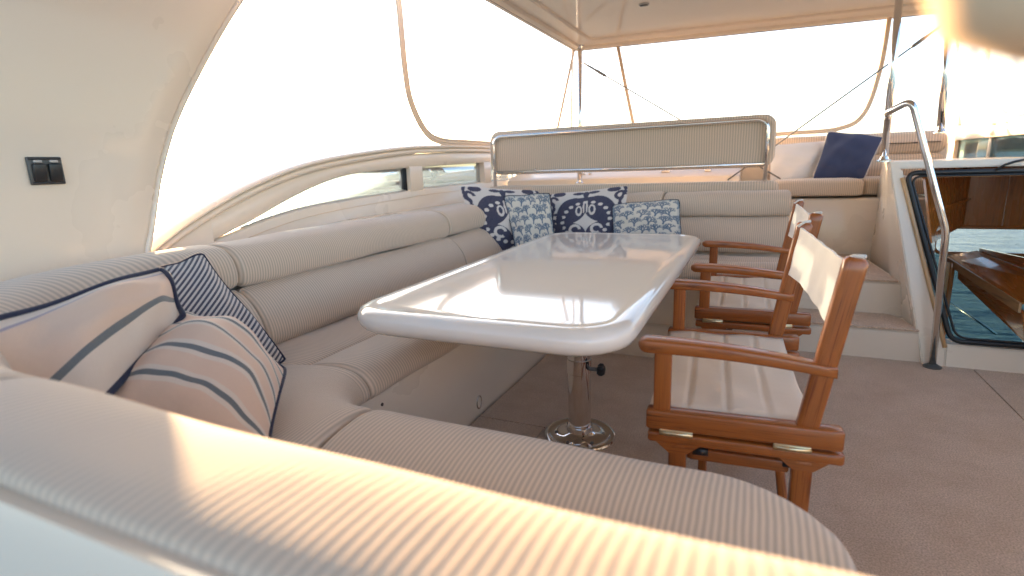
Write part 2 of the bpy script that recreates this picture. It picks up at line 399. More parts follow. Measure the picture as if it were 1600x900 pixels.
# edge moulding on the forward edge
tube('edge_moulding', [(archx(z) - .02, edge(z) + .004, z) for z in lin(.25, 2.4, 40)], .016, 'gelcoat', arch, 8)
# double rocker switch
sw = thing('switch_panel', 'dark double rocker switch on the cream arch panel', 'switch', (archx(1.16), 1.118, 1.162))
def swbox(n, y, z, sy, sz, x, sx, m, bev): return box(n, (x, y, z), (sx, sy, sz), m, sw, bev)
swbox('plate', 0, 0, .105, .095, .006, .012, 'grey_plastic', .004)
swbox('frame', 0, .042, .098, .008, .013, .006, 'black_plastic', .002); swbox('frame', 0, -.042, .098, .008, .013, .006, 'black_plastic', .002)
for y in (-.024, .024):
    box('rocker', (.016, y, -.006), (.014, .040, .062), 'black_plastic', sw, .004, Matrix.Rotation(R(8), 3, 'Y'))
    box('clip', (.016, y, .032), (.010, .026, .010), 'lens_grey', sw, .003)

# ================================================================== HARDTOP
ht = thing('hardtop', 'cream hardtop roof with stepped rim over the flybridge', 'roof')
def front_y(x): return 4.98 + (x + 1.56) * .085
def ht_outline(inset, z):
    x0, x1 = -1.58 + inset, 1.22 - inset; y0 = -0.6 + inset; pts = []
    c = fillet([(x0, 1.0, z), (x0, front_y(x0) - inset, z), (x1, front_y(x1) - inset, z), (x1, 1.0, z)], .07, 5)
    return [(x0, y0, z)] + [tuple(p) for p in c] + [(x1, y0, z)]
rg = [ht_outline(.50, 2.30), ht_outline(.03, 2.285), ht_outline(.0, 2.24), ht_outline(0, 2.11), ht_outline(.012, 2.098), ht_outline(.075, 2.098), ht_outline(.085, 2.104), ht_outline(.09, 2.125), ht_outline(.20, 2.128), ht_outline(.21, 2.135), ht_outline(.215, 2.15), ht_outline(.50, 2.152)]
loft('roof_shell', rg, 'roof_gelcoat', ht, sharp=30)
tube('rim_groove', [Vector(p) + Vector((0, 0, .002)) for p in ht_outline(.04, 2.096)], .0022, 'dark_line', ht, 6)
disc_profile('downlight', [(.034, 2.152), (.034, 2.146), (.026, 2.143), (.026, 2.149), (.001, 2.149)], 'lens_grey', ht, (-.777, 3.99, 0), 24)
box('lamp_plate', (-.777, 3.99, 2.142), (.052, .026, .008), 'grey_plastic', ht, .003)
for x in (-.86, -.1, .35, .8):
    disc_profile('rim_screw', [(.010, 2.098), (.010, 2.093), (.001, 2.092)], 'lens_grey', ht, (x, front_y(x) - .045, 0), 12)

def pole(name, label, p0, p1, r=.021, cat='stanchion', group=None):
    t = thing(name, label, cat, p0, 0, group); p0 = Vector(p0); p1 = Vector(p1)
    tube('pole', [Vector((0, 0, 0)), (p1 - p0) * .5, p1 - p0], r, 'chrome', t, 18)
    disc_profile('base_flange', [(r * 2, 0), (r * 2, .008), (r * 1.3, .014), (r * 1.02, .03)], 'chrome', t, (0, 0, 0), 24)
    disc_profile('top_flange', [(r * 1.02, -.03), (r * 1.3, -.012), (r * 1.9, -.008), (r * 1.9, 0)], 'chrome', t, p1 - p0, 24)
    return t
pole('stanchion', 'polished steel roof post at the far left hardtop corner behind the helm seat', (-1.50, 4.86, .95), (-1.49, 4.86, 2.126))
pole('stanchion', 'polished steel roof post beside the navy pillow at the stairway corner', (.635, 3.76, 1.075), (.62, 3.76, 2.15), .0185)
pole('stanchion', 'polished steel roof post at the starboard front corner, nearest the blurred strap', (1.165, 4.98, 1.25), (1.125, 4.98, 2.126), .024)

def cable(label, a, b):
    t = thing('brace_cable', label, 'cable', a); d = Vector(b) - Vector(a); n = d.normalized()
    tube('wire', [Vector((0, 0, 0)), d * .5, d], .0060, 'steel_wire', t, 8)
    tube('turnbuckle', [n * .03, n * .05, n * .12, n * .15, n * .22, n * .24], [.006, .010, .010, .013, .013, .006], 'steel_wire', t, 10)
    tube('shackle', [n * -.012, n * .03], .009, 'chrome', t, 10)
    return t
cable('thin steel brace wire slanting down right from the far left post', (-1.47, 4.90, 1.985), (.15, 4.98, .95))
cable('thin steel brace wire slanting down left from the starboard corner post', (1.12, 4.99, 2.0), (-.25, 5.0, .95))

# ------------------------------------------------- curtain hems (bound edges of the rolled side screens)
def hem(label, pts, wd=.040, n=10, group=None, strands=3, rad=.011):
    t = thing('curtain_hem', label, 'curtain hem', pts[0], 0, group); P = curve_pts(pts, n); o = Vector(pts[0])
    for k in range(strands):
        q = []
        for i, p in enumerate(P):
            tg = (P[min(i + 1, len(P) - 1)] - P[max(i - 1, 0)]).normalized()
            view = (p - Vector((0, 0, 1.12))).normalized(); sd_ = tg.cross(Vector((1, 0, 0)) if abs(tg.x) < .5 and p.x < -2 else Vector((0, 1, 0))).normalized()
            q.append(p + sd_ * (k - (strands - 1) / 2) * wd / max(strands - 1, 1) - o)
        tube('binding', q, rad, 'hem_cloth', t, 8)
    return t
hem('tan bound screen edge curving down onto the port window rim', [(-2.36, 3.44, 2.40), (-2.37, 3.47, 2.2), (-2.38, 3.50, 1.82), (-2.385, 3.56, 1.60), (-2.39, 3.74, 1.405), (-2.39, 3.98, 1.342), (-2.39, 4.4, 1.338), (-2.39, 5.2, 1.338)])
hem('slim tan screen edge leaning outward just left of the far left post', [(-1.56, 4.92, 2.11), (-1.64, 4.96, 1.85), (-1.73, 5.0, 1.55), (-1.80, 5.05, 1.35), (-1.86, 5.1, 1.20)], .012, 10, None, 2, .006)
hem('thin upright tan screen cord touching the far left post', [(-1.575, 4.92, 2.11), (-1.60, 4.95, 1.6), (-1.61, 4.97, 1.2)], .008, 6, None, 2, .004)
hem('tan screen edge crossing the left brace wire above the helm seat', [(-1.19, 4.98, 2.115), (-1.12, 5.02, 1.75), (-1.05, 5.06, 1.4), (-1.01, 5.08, 1.2)], .016, 8, None, 2, .008)
hem('beige screen edge sweeping down to the lounge backrest right of centre', [(.80, 5.12, 2.12), (.775, 5.10, 1.75), (.70, 5.10, 1.43), (.54, 5.12, 1.325), (.2, 5.2, 1.312), (-.2, 5.25, 1.305)], .014, 12, None, 2, .010)

# ================================================================== U SETTEE
AX, AY, PX, CY, RAD = .18, 1.13, -1.11, 3.43, .12
SEG_A = AX - (PX + RAD); ARC = math.pi / 2 * RAD; SEG_B = (CY - RAD) - (AY + RAD); SEG_C = .20 - (PX + RAD)
TOT = SEG_A + 2 * ARC + SEG_B + SEG_C
def spath(s):
    """front edge of the settee in plan: point and outward (towards the back) normal"""
    if s <= SEG_A: return Vector((AX - s, AY, 0)), Vector((0, -1, 0))
    s -= SEG_A
    if s <= ARC:
        a = s / RAD; c = Vector((PX + RAD, AY + RAD, 0)); n = Vector((-math.sin(a), -math.cos(a), 0)); return c + n * RAD, n
    s -= ARC
    if s <= SEG_B: return Vector((PX, AY + RAD + s, 0)), Vector((-1, 0, 0))
    s -= SEG_B
    if s <= ARC:
        a = s / RAD; c = Vector((PX + RAD, CY - RAD, 0)); n = Vector((-math.cos(a), math.sin(a), 0)); return c + n * RAD, n
    s -= ARC
    return Vector((PX + RAD + s, CY, 0)), Vector((0, 1, 0))
S1 = SEG_A; S2 = SEG_A + ARC; S3 = S2 + SEG_B; S4 = S3 + ARC
def dense(prof, n=5):
    P = curve_pts([(a, b, 0) for a, b in prof] + [(prof[0][0], prof[0][1], 0)], n)[:-1]
    return [(p.x, p.y) for p in P]
def samples(s0, s1, r):
    s = [s0 + r * (1 - math.cos(math.pi / 2 * k / 6)) for k in range(7)] + [s1 - r * (1 - math.cos(math.pi / 2 * k / 6)) for k in range(7)]
    x = s0 + r
    while x < s1 - r:
        inarc = (S1 - .02 < x < S2 + .02) or (S3 - .02 < x < S4 + .02)
        x += .010 if inarc else .035; s.append(min(x, s1 - r))
    return sorted(set(round(v, 5) for v in s))
def sweep(name, prof, s0, s1, m, parent, r=.02, rise=0.0, round_start=0.0, round_end=0.0, wave=.003, smooth_prof=True):
    pr = dense(prof) if smooth_prof else prof; n = len(pr); cx = sum(p[0] for p in pr) / n; cz = sum(p[1] for p in pr) / n
    L = [0]
    for i in range(1, n): L.append(L[-1] + math.hypot(pr[i][0] - pr[i - 1][0], pr[i][1] - pr[i - 1][1]))
    nr = []
    for i in range(n):
        tx = pr[(i + 1) % n][0] - pr[i - 1][0]; tz = pr[(i + 1) % n][1] - pr[i - 1][1]; q = math.hypot(tx, tz) or 1; nr.append((tz / q, -tx / q))
    area = sum(pr[i][0] * pr[(i + 1) % n][1] - pr[(i + 1) % n][0] * pr[i][1] for i in range(n))
    sg = -1 if area > 0 else 1
    rings = []; uv = []; dmax = max(p[0] for p in pr); dmin = min(p[0] for p in pr); fan = 1.0
    ph = random.random() * 9
    for s in samples(s0, s1, r):
        P, N = spath(s); e = 0
        for q in (s - s0, s1 - s):
            if q < r: e = max(e, r - math.sqrt(max(r * r - (r - q) ** 2, 0)))
        d0 = 0
        for q, rr in ((s - s0, round_start), (s1 - s, round_end)):
            if rr and q < rr: d0 = max(d0, rr - math.sqrt(max(rr * rr - (rr - q) ** 2, 0)))
        rz = rise * ss(S3 - .1, S4 + .2, s) - (.016 * (1 - ss(S1 - .9, S1, s)) if rise else 0); ring = []
        for i, (d, z) in enumerate(pr):
            dd = d + nr[i][0] * sg * e; zz = z + nr[i][1] * sg * e
            if d0: dd = dmin + d0 + (dd - dmin) * (dmax - dmin - d0) / (dmax - dmin)
            zz += wave * math.sin(s * 5.3 + ph + d * 9) + wave * .6 * math.sin(s * 13 + ph * 2)
            ring.append(P + N * dd + Vector((0, 0, zz + rz)))
        rings.append(ring)
        arcu = s
        if s > S1: arcu = s + min(max(s - S1, 0), ARC) / RAD * .30
        if s > S3: arcu += min(max(s - S3, 0), ARC) / RAD * .30
        uv += [(arcu, l) for l in L]
    return loft(name, rings, m, parent, True, True, uv)
settee = thing('settee', 'large U shaped beige ribbed settee with white base around the table', 'settee')
SEAT = [(.012, .390), (-.012, .415), (-.004, .452), (.035, .487), (.10, .503), (.18, .500), (.25, .486), (.282, .470), (.296, .4645), (.31, .471), (.36, .478), (.48, .474), (.58, .466), (.63, .45), (.62, .40), (.3, .389)]
SEATC = [(.012, .390), (-.012, .415), (-.004, .452), (.035, .487), (.10, .503), (.18, .503), (.28, .494), (.36, .486), (.48, .476), (.58, .466), (.63, .45), (.62, .40), (.3, .389)]
LOW = [(.600, .462), (.578, .505), (.590, .57), (.628, .635), (.672, .675), (.706, .690), (.725, .692), (.78, .66), (.75, .55), (.70, .47)]
ROLL_ = [(.722, .694), (.692, .712), (.684, .758), (.700, .81), (.738, .846), (.785, .861), (.845, .866), (.885, .864), (.906, .855), (.897, .828), (.83, .74), (.77, .70)]
U = 'upholstery'
CB = SEG_A - .06                                        # joint between near leg and corner piece
sweep('seat_cushion', SEAT, 0, CB, U, settee, .028, round_start=.26)
sweep('seat_cushion', SEATC, CB + .004, S2 + .05, U, settee, .022)
sweep('seat_cushion', SEAT, S2 + .054, S3 - .22, U, settee, .022)
sweep('seat_cushion', SEATC, S3 - .216, S4 + .25, U, settee, .022, .0)
sweep('seat_cushion', SEAT, S4 + .254, TOT, U, settee, .03, round_end=.10)
for s0, s1, re in ((0, SEG_A - .05, .0), (SEG_A - .046, S2 + .19, 0), (S2 + .194, S3 - .29, 0), (S3 - .286, S4 + .34, 0), (S4 + .344, TOT, .0)):
    sweep('backrest_cushion', LOW, s0, s1, U, settee, .022, .03)
    sweep('backrest_roll', ROLL_, s0, s1, U, settee, .028, .03)
BASE = [(.022, -.012), (.022, .3875), (.60, .3875), (.80, .66), (.87, .80), (.902, .838), (.924, .842), (.945, .80), (.985, .30), (.99, -.012)]
o = sweep('base', BASE, 0.03, TOT - .02, 'gelcoat', settee, .02, .0, wave=0, smooth_prof=False)
o.data.set_sharp_from_angle(angle=R(40))
# plinth under the forward leg
box('plinth', (-.775, 3.265, .045), (.69, .37, .112), 'gelcoat', settee, .012)
# small fittings on the base
dr = tube('drain_ring', [(PX - .021, 2.069 + .022 * math.cos(a), .06 + .030 * math.sin(a)) for a in [2 * math.pi * k / 24 for k in range(24)]], .0045, 'chrome', settee, 8, True)
disc_profile('screw', [(.006, 0), (.006, .003), (.001, .004)], 'dark_line', settee, (PX - .022, 1.382, .345), 12, Vector((1, 0, 0)).to_track_quat('Z', 'Y'))

# ================================================================== TABLE
tb = thing('dining_table', 'long glossy cream table with rounded corners on a chrome pedestal', 'table', (-.634, 2.03, 0))
TO = Vector((-.634, 2.03, 0))
def rquad(Q, r, k, z, n=9):
    c = Vector((sum(q[0] for q in Q) / 4, sum(q[1] for q in Q) / 4)); pts = []
    P = [Vector(q) for q in Q]; ins = []
    for i in range(4):
        a = (P[i] - P[i - 1]).normalized(); b = (P[(i + 1) % 4] - P[i]).normalized()
        na = Vector((-a.y, a.x)); nb = Vector((-b.y, b.x)); d = (na + nb); d = d / (1 + na.dot(nb)); ins.append(P[i] + d * k)
    rr = max(r - k * .8, .02)
    for i in range(4):
        p = ins[i]; a = (ins[i - 1] - p).normalized(); b = (ins[(i + 1) % 4] - p).normalized(); A = p + a * rr; B = p + b * rr; C_ = A + B - p
        for j in range(n + 1):
            t = j / n * math.pi / 2; q = C_ + (A - C_) * math.cos(t) + (B - C_) * math.sin(t); pts.append(Vector((q.x, q.y, z)) - TO)
        nx = ins[(i + 1) % 4] + (p - ins[(i + 1) % 4]).normalized() * rr
        for j in range(1, 8): q = B.lerp(nx, j / 8); pts.append(Vector((q.x, q.y, z)) - TO)
    return pts
Q = [(-1.21, 1.285), (-.285, 1.285), (-.285, 3.40), (-1.245, 3.40)]
prof = [(.30, .612), (.07, .612), (.035, .618), (.012, .632), (.001, .652), (.003, .672), (.012, .686), (.026, .693), (.045, .6945), (.060, .6940), (.070, .6925), (.078, .6918), (.12, .6916), (.25, .6916), (.40, .6916)]
loft('table_top', [rquad(Q, .17, k, z) for k, z in prof], 'table_gelcoat', tb)
loft('under_frame', [rquad(Q, .17, k, z) for k, z in ((.20, .6115), (.20, .575), (.22, .57), (.40, .57))], 'gelcoat', tb, sharp=40)
disc_profile('pedestal', [(.047, .004), (.047, .20), (.047, .45), (.047, .572)], 'chrome', tb, seg=36)
disc_profile('base_flange', [(.148, 0), (.150, .006), (.146, .014), (.136, .017), (.126, .014), (.118, .012), (.075, .016), (.055, .03), (.050, .05)], 'chrome', tb, seg=48)
disc_profile('collar', [(.0475, .285), (.051, .288), (.051, .345), (.0475, .348)], 'chrome', tb, seg=32)
for k in range(6):
    a = k * math.pi / 3 + .3; disc_profile('bolt', [(.007, .012), (.007, .017), (.001, .020)], 'steel_wire', tb, (.098 * math.cos(a), .098 * math.sin(a), 0), 10)
# clamp lever on the pedestal
kb = tube('clamp_screw', [(.04, -.01, .31), (.085, -.022, .315)], .008, 'steel_wire', tb, 10)
rg = []
for x, r_ in ((.082, .006), (.084, .018), (.092, .024), (.104, .024), (.112, .016), (.114, .004)):
    rg.append([(x, -.022 + math.cos(a) * r_ * (1 + .12 * math.cos(5 * a)), .315 + math.sin(a) * r_ * (1 + .12 * math.cos(5 * a))) for a in [2 * math.pi * k / 30 for k in range(30)]])
loft('clamp_knob', rg, 'black_plastic', tb)

# ================================================================== DIRECTOR'S CHAIRS
def make_chair():
    t = thing('folding_chair', '', 'chair'); W = .392
    for sgn in (-1, 1):
        y = sgn * W
        bar('side_rail', (-.245, y, .425), (.235, y, .425), .046, .056, 'teak', t, (0, 1, 0), .006)
        lr = bar('hinge_rail', (-.24, y, .374), (.24, y, .374), .044, .030, 'teak', t, (0, 1, 0), .006)
        for x in (-.165, .12):
            h = box('hinge', (x, y + sgn * .021, .393), (.088, .010, .019), 'brass', t, .003)
            tube('hinge_pin', [(x - .044, y + sgn * .026, .393), (x + .044, y + sgn * .026, .393)], .006, 'brass', h, 8)
        bar('arm_post', (-.205, y, .445), (-.205, y, .628), .030, .046, 'teak', t, (0, 1, 0), .006)
        # arm: flat, wider and drooping at the front
        rings = []; uv = []; n = 18
        for f in [0, .003, .010, .022, .038, .055] + [.055 + .945 * k / n for k in range(1, n + 1)]:
            x = -.272 + f * .478; z = .638 - .036 * f + .010 * math.sin(math.pi * f)
            wd = (.034 + .010 * math.cos(f * 2.2)) * (math.sqrt(max(1 - (1 - f / .055) ** 2, .02)) if f < .055 else 1); th = (.015 + .005 * (1 - f)) * (math.sqrt(max(1 - (1 - f / .055) ** 2, .02)) if f < .055 else 1)
            ring = [(x, y + math.copysign(abs(math.cos(a)) ** .38, math.cos(a)) * wd * .72, z + math.copysign(abs(math.sin(a)) ** .38, math.sin(a)) * th) for a in [2 * math.pi * j / 20 for j in range(20)]]
            rings.append(ring); uv += [(x * 1.0 + sgn * 3, j / 20 * .1) for j in range(20)]
        loft('armrest', rings, 'teak', t, True, True, uv)
        for x in (-.205, .14):
            disc_profile('plug', [(.006, .654 if x < 0 else .622), (.005, .657 if x < 0 else .625), (.001, .657 if x < 0 else .625)], 'pale_teak', t, (x, y, 0), 10)
        bar('back_post', (.150, y, .43), (.224, y, .885), .032, .052, 'teak', t, (0, 1, 0), .008)
        for x in (-.16, .15):
            bar('leg', (x, y, .362), (x, y - sgn * .03, .0), .036, .048, 'teak', t, (0, 1, 0), .006)
            rings = [[(x + dx * (1 - k), y + dy, .361 - k * .05) for dx, dy in ((-.06, -.017), (.06, -.017), (.06, .017), (-.06, .017))] for k in (0, .15, .45, .6)]
            loft('leg_bracket', rings, 'teak', t, True, True, [(p[0], p[2]) for r_ in rings for p in r_], True, 40)
        bar('stretcher', (-.13, y - sgn * .012, .325), (.12, y - sgn * .012, .325), .022, .034, 'teak', t, (0, 1, 0), .004)
        bar('foot_rail', (-.21, y - sgn * .03, .024), (.21, y - sgn * .03, .024), .034, .036, 'teak', t, (0, 1, 0), .006)
    for x, sg in ((-.122, 1), (.112, 1), (-.092, -1), (.142, -1)):
        bar('cross_strut', (x, -W * .90 * sg, .30), (x, W * .86 * sg, .05), .028, .018, 'teak', t, (1, 0, 0), .004)
    for x in (-.10, .125):
        tube('pivot', [(x - .02, -W + .01, .335), (x + .02, -W + .01, .335)], .014, 'black_plastic', t, 12)
    # seat pad: padded cloth with cross seams
    nx, ny = 40, 18; top = []; bot = []; uvt = []
    for i in range(nx + 1):
        x = -.242 + i / nx * .42; rt = []; rb = []
        fr = (i / nx) * 4.0; seam = min(1, abs(math.sin(math.pi * fr)) / .28)
        for j in range(ny + 1):
            v = j / ny * 2 - 1; y = v * (W - .02)
            sag = -.020 * (1 - v * v); e = min(1, (1 - abs(v)) / .06)
            ex = min(1, min(i, nx - i) / 1.5)
            z = .447 + sag + .007 * seam * e * ex + .003 * math.sin(x * 31 + y * 17)
            rt.append((x, y, z)); rb.append((x, y, .436 + sag - .006 * ex))
        top.append(rt); bot.append(rb)
    rings = [a + b[::-1] for a, b in zip(top, bot)]
    loft('seat_pad', rings, 'seat_canvas', t)
    # canvas back sling stretched between the posts, with folded hems
    rings = []; nz = 14
    def pc(z): return .150 + (z - .43) / .455 * .074
    for k in range(nz + 1):
        z = .692 + k / nz * .176; f = []; bk = []; hemt = .0030 if k in (0, 1, nz - 1, nz) else .0014
        for j in range(33):
            v = j / 32 * 2 - 1; yy = v * (W - .012)
            bow = .020 * (1 - v ** 4) * (.7 + .3 * math.cos(k / nz * 3)) + .0015 * math.sin(v * 14 + k * .5); zz = z + .004 * (1 - v * v) * (1 - 2 * k / nz)
            x = pc(z) - .012 + bow
            f.append((x - hemt, yy, zz)); bk.append((x + hemt, yy, zz))
        rings.append(f + bk[::-1])
    bc = loft('back_canvas', rings, 'canvas', t, True, True, None, True, 60)
    for sgn in (-1, 1):
        tube('canvas_tab', [(pc(.868) - .022, sgn * (W - .016), .872), (pc(.868), sgn * (W - .01), .888), (pc(.868) + .02, sgn * (W + .004), .889)], .005, 'canvas', t, 8)
    return t
def dup(o, parent=None):
    c = o.copy(); COL.objects.link(c); c.parent = parent
    for ch in list(o.children): dup(ch, c)
    return c
ch1 = make_chair(); ch2 = dup(ch1)
ch1.location = (-.036, 1.845, 0); ch1.rotation_euler = (0, 0, R(4.2))
ch2.location = (-.01, 3.0, 0); ch2.rotation_euler = (0, 0, R(1.6))
ch1['label'] = 'nearer varnished teak folding armchair with white canvas back in front of the foreground seat'
ch2['label'] = 'farther teak folding armchair, half hidden behind the nearer one, next to the steps'
for ch in (ch1, ch2): ch['group'] = 'folding chairs at the table'

# ================================================================== HELM SEAT
hb = thing('helm_bench', 'long beige helm bench backrest framed by a polished steel rail', 'bench', (-1.05, 4.45, 0))
HO = Vector((-1.05, 4.45, 0))
def rrect(x0, x1, z0, z1, r, n=7):
    pts = []
    for cx, cz, a0 in ((x1 - r, z1 - r, 0), (x0 + r, z1 - r, 90), (x0 + r, z0 + r, 180), (x1 - r, z0 + r, 270)):
        for k in range(n + 1): a = R(a0 + 90 * k / n); pts.append((cx + r * math.cos(a), cz + r * math.sin(a)))
    return pts
def cushion(name, x0, x1, z0, z1, y0, y1, r, parent, O, m='upholstery', edge=.028):
    rings = []; uv = []; k = 6
    st = [(edge * (1 - math.sin(math.pi / 2 * i / k)), y0 + edge * (1 - math.cos(math.pi / 2 * i / k))) for i in range(k + 1)]
    st += [(edge * (1 - math.cos(math.pi / 2 * i / k)), y1 - edge * (1 - math.sin(math.pi / 2 * i / k))) for i in range(k + 1)]
    st = [(.15 * min(x1 - x0, z1 - z0) * 2, y0 - .004)] + st + [(.15 * min(x1 - x0, z1 - z0) * 2, y1 + .004)]
    for ins, y in st:
        p = rrect(x0 + ins, x1 - ins, z0 + ins, z1 - ins, max(r - ins * .6, .02))
        rings.append([Vector((x, y, z)) - O for x, z in p]); uv += [(x * .7, z + y) for x, z in p]
    return loft(name, rings, m, parent, True, True, uv)
cushion('backrest', -2.185, .085, 1.055, 1.425, 4.42, 4.55, .085, hb, HO)
loopz = fillet([(-2.13, 4.395, .80), (-2.13, 4.395, 1.375), (.03, 4.395, 1.388), (.03, 4.395, .80)], .085, 8)
tube('rail', [Vector(p) - HO for p in loopz], .0145, 'chrome', hb, 14)
tube('lower_rail', [Vector(p) - HO for p in ((-2.13, 4.395, 1.075), (-1, 4.395, 1.075), (.03, 4.395, 1.078))], .013, 'chrome', hb, 14)
for x in (-1.75, -.95, -.25):
    tube('bracket', [Vector((x, 4.395, 1.085)) - HO, Vector((x, 4.43, 1.10)) - HO], .007, 'chrome', hb, 8)
cushion('seat_bolster', -2.20, .125, .74, .957, 4.36, 4.52, .05, hb, HO, edge=.035)
cushion('seat_cushion', -2.20, .06, .78, .90, 4.53, 4.95, .04, hb, HO, edge=.03)
box('bench_base', Vector((-1.04, 4.66, .385)) - HO, (2.32, .60, .78), 'gelcoat', hb, .02)
# helm console beyond the bench
dc = thing('helm_console', 'low white instrument console beyond the helm bench', 'console', (-1.1, 5.3, 0))
DO = Vector((-1.1, 5.3, 0))
rings = []
for x in (-2.3, -2.28, -.2, -.16):
    q = .012 if x in (-2.3, -.16) else 0
    rings.append([Vector((x, y, z)) - DO for y, z in ((5.02, .0), (5.02 + q, .985 - q), (5.06 + q, 1.01 - q), (5.22, 1.035 - q), (5.30, 1.09 - q), (5.52, 1.10 - q), (5.52, 0))])
loft('console_shell', rings, 'gelcoat', dc, sharp=35)
for x, w_ in ((-1.55, .05), (-1.48, .03), (-.78, .08), (-.42, .06)):
    box('fitting', Vector((x, 5.12, 1.032)) - DO, (w_, .03, .025), 'chrome', dc, .008)
# front coaming closing the flybridge forward
fc = thing('front_coaming', 'cream coaming running across the bow end behind the lounge', 'coaming', (0, 5.62, 0))
box('coaming', (-.5, 0, .60), (3.74, .10, 1.20), 'gelcoat', fc, .02)
tube('coaming_cap', [(-2.36, 0, 1.215), (-1, .0, 1.23), (0.2, .0, 1.23), (1.36, 0, 1.215)], .045, 'gelcoat', fc, 12)

# ================================================================== STARBOARD LOUNGE
lg = thing('lounge_seat', 'raised beige lounge seat with white base holding the white and navy pillows', 'lounge', (.8, 5.0, 0))
LO = Vector((.8, 5.0, 0))
box('lounge_base', Vector((.64, 5.16, .40)) - LO, (1.0, .78, .81), 'gelcoat', lg, .02)
rings = []; uv = []
def flatcushion(name, x0, x1, y0, y1, z0, z1, parent, O, r=.05, e=.03):
    rings = []; uv = []; k = 5
    st = [(e * (1 - math.sin(math.pi / 2 * i / k)), z0 + e * .6 * (1 - math.cos(math.pi / 2 * i / k))) for i in range(k + 1)] + [(e * (1 - math.cos(math.pi / 2 * i / k)), z1 - e * (1 - math.sin(math.pi / 2 * i / k))) for i in range(k + 1)] + [(e * 3, z1 + .006)]
    for ins, z in st:
        p = rrect(x0 + ins, x1 - ins, y0 + ins, y1 - ins, max(r - ins * .5, .02)); rings.append([Vector((x, y, z)) - O for x, y in p]); uv += [(x, y + z) for x, y in p]
    return loft(name, rings, 'upholstery', parent, True, True, uv)
flatcushion('seat_cushion', .10, .70, 4.745, 5.30, .822, .945, lg, LO)
flatcushion('seat_cushion', .705, 1.38, 4.86, 5.30, .822, .945, lg, LO)
def backroll(name, x0, x1, z0, z1, y0, y1): return cushion(name, x0, x1, z0, z1, y0, y1, .07, lg, LO, edge=.05)
backroll('backrest_panel', .05, 1.30, .93, 1.115, 5.28, 5.46)
backroll('backrest_roll', .05, 1.30, 1.11, 1.285, 5.30, 5.48)

# ================================================================== STEPS
stp = thing('deck_steps', 'two white steps with brown carpeted treads leading up beside the chairs', 'steps', (.5, 3.7, 0))
SO = Vector((.5, 3.7, 0))
def sx(y, z): return .86 - .07 * (y - 3.45) - .17 * max(z, 0)          # inner face of the stair housing
def step(name, y0, y1, z, x0):
    rings = []
    for y in (y0, y0 + .012, y1):
        q = .012 if y == y0 else 0
        rings.append([Vector((x0, y, 0)) - SO, Vector((sx(y, 0) + .03, y, 0)) - SO, Vector((sx(y, z) + .03, y, z - q)) - SO, Vector((x0, y, z - q)) - SO])
    return loft(name, rings, 'gelcoat', stp, sharp=30)
def tread(y0, y1, z, x0, corner=True):
    pts = [(x0 + .01, y0 + .012), (sx(y0, z) + .004, y0 + .012), (sx(y1, z) - (.10 if corner else 0), y1), (x0 + .01, y1)]
    if corner: pts = [pts[0], pts[1], (sx(y1, z) - .01, y1 - .12), (sx(y1, z) - .05, y1 - .02), pts[2], pts[3]]
    V = [Vector((x, y, z + .001)) - SO for x, y in pts] + [Vector((x, y, z + .012)) - SO for x, y in pts]; n = len(pts)
    F = [tuple(range(n, 2 * n)), tuple(range(n - 1, -1, -1))] + [(i, (i + 1) % n, n + (i + 1) % n, n + i) for i in range(n)]
    return raw('tread', V, F, 'carpet', stp, False)
step('riser', 3.47, 3.80, .170, .235); tread(3.455, 3.795, .170, .235)
step('riser', 3.79, 4.775, .375, .135); tread(3.775, 4.76, .375, .135, False)

# ================================================================== COMPANIONWAY HOUSING
cw = thing('companionway', 'white stairway housing with slanted opening onto varnished wood interior', 'stairway hatch', (1.2, 3.5, 0))
CO = Vector((1.2, 3.5, 0))
def fy(z): return 3.44 + .20 * z / 1.07                                  # raked front face
def FP(x, z, off=0): return Vector((x, fy(z) + off, z)) - CO
outer_l = lambda z: .862 - .215 * z / 1.07
open_l = lambda z: .955 - .255 * (z - .12) / .92
XR = 1.70
def quadbox(name, pts, depth, m, parent, bev=True):
    """front polygon (x, z) on the raked face, extruded forward by depth"""
    n = len(pts); V = [FP(x, z) for x, z in pts] + [FP(x, z, depth) for x, z in pts]
    F = [tuple(range(n - 1, -1, -1)), tuple(range(n, 2 * n))] + [(i, (i + 1) % n, n + (i + 1) % n, n + i) for i in range(n)]
    bm = bmesh.new(); vs = [bm.verts.new(v) for v in V]
    for f in F: bm.faces.new([vs[i] for i in f])
    bmesh.ops.recalc_face_normals(bm, faces=bm.faces)
    if bev: bmesh.ops.bevel(bm, geom=bm.edges[:], offset=.006, segments=2, affect='EDGES')
    me = bpy.data.meshes.new(name); bm.to_mesh(me); bm.free(); o = link(name, me, parent, m); me.set_sharp_from_angle(angle=R(40)); return o
quadbox('side_pillar', [(outer_l(0), -.01), (open_l(.12) , -.01), (open_l(.12), .118), (open_l(1.03), 1.035), (outer_l(1.075), 1.035)], .10, 'gelcoat', cw)
quadbox('sill', [(open_l(.12) + .001, -.01), (XR, -.01), (XR, .112), (open_l(.12) + .001, .117)], .12, 'gelcoat', cw)
quadbox('top_rail', [(outer_l(1.04), 1.0365), (XR, 1.0365), (XR, 1.075), (outer_l(1.075), 1.075)], .12, 'gelcoat', cw)
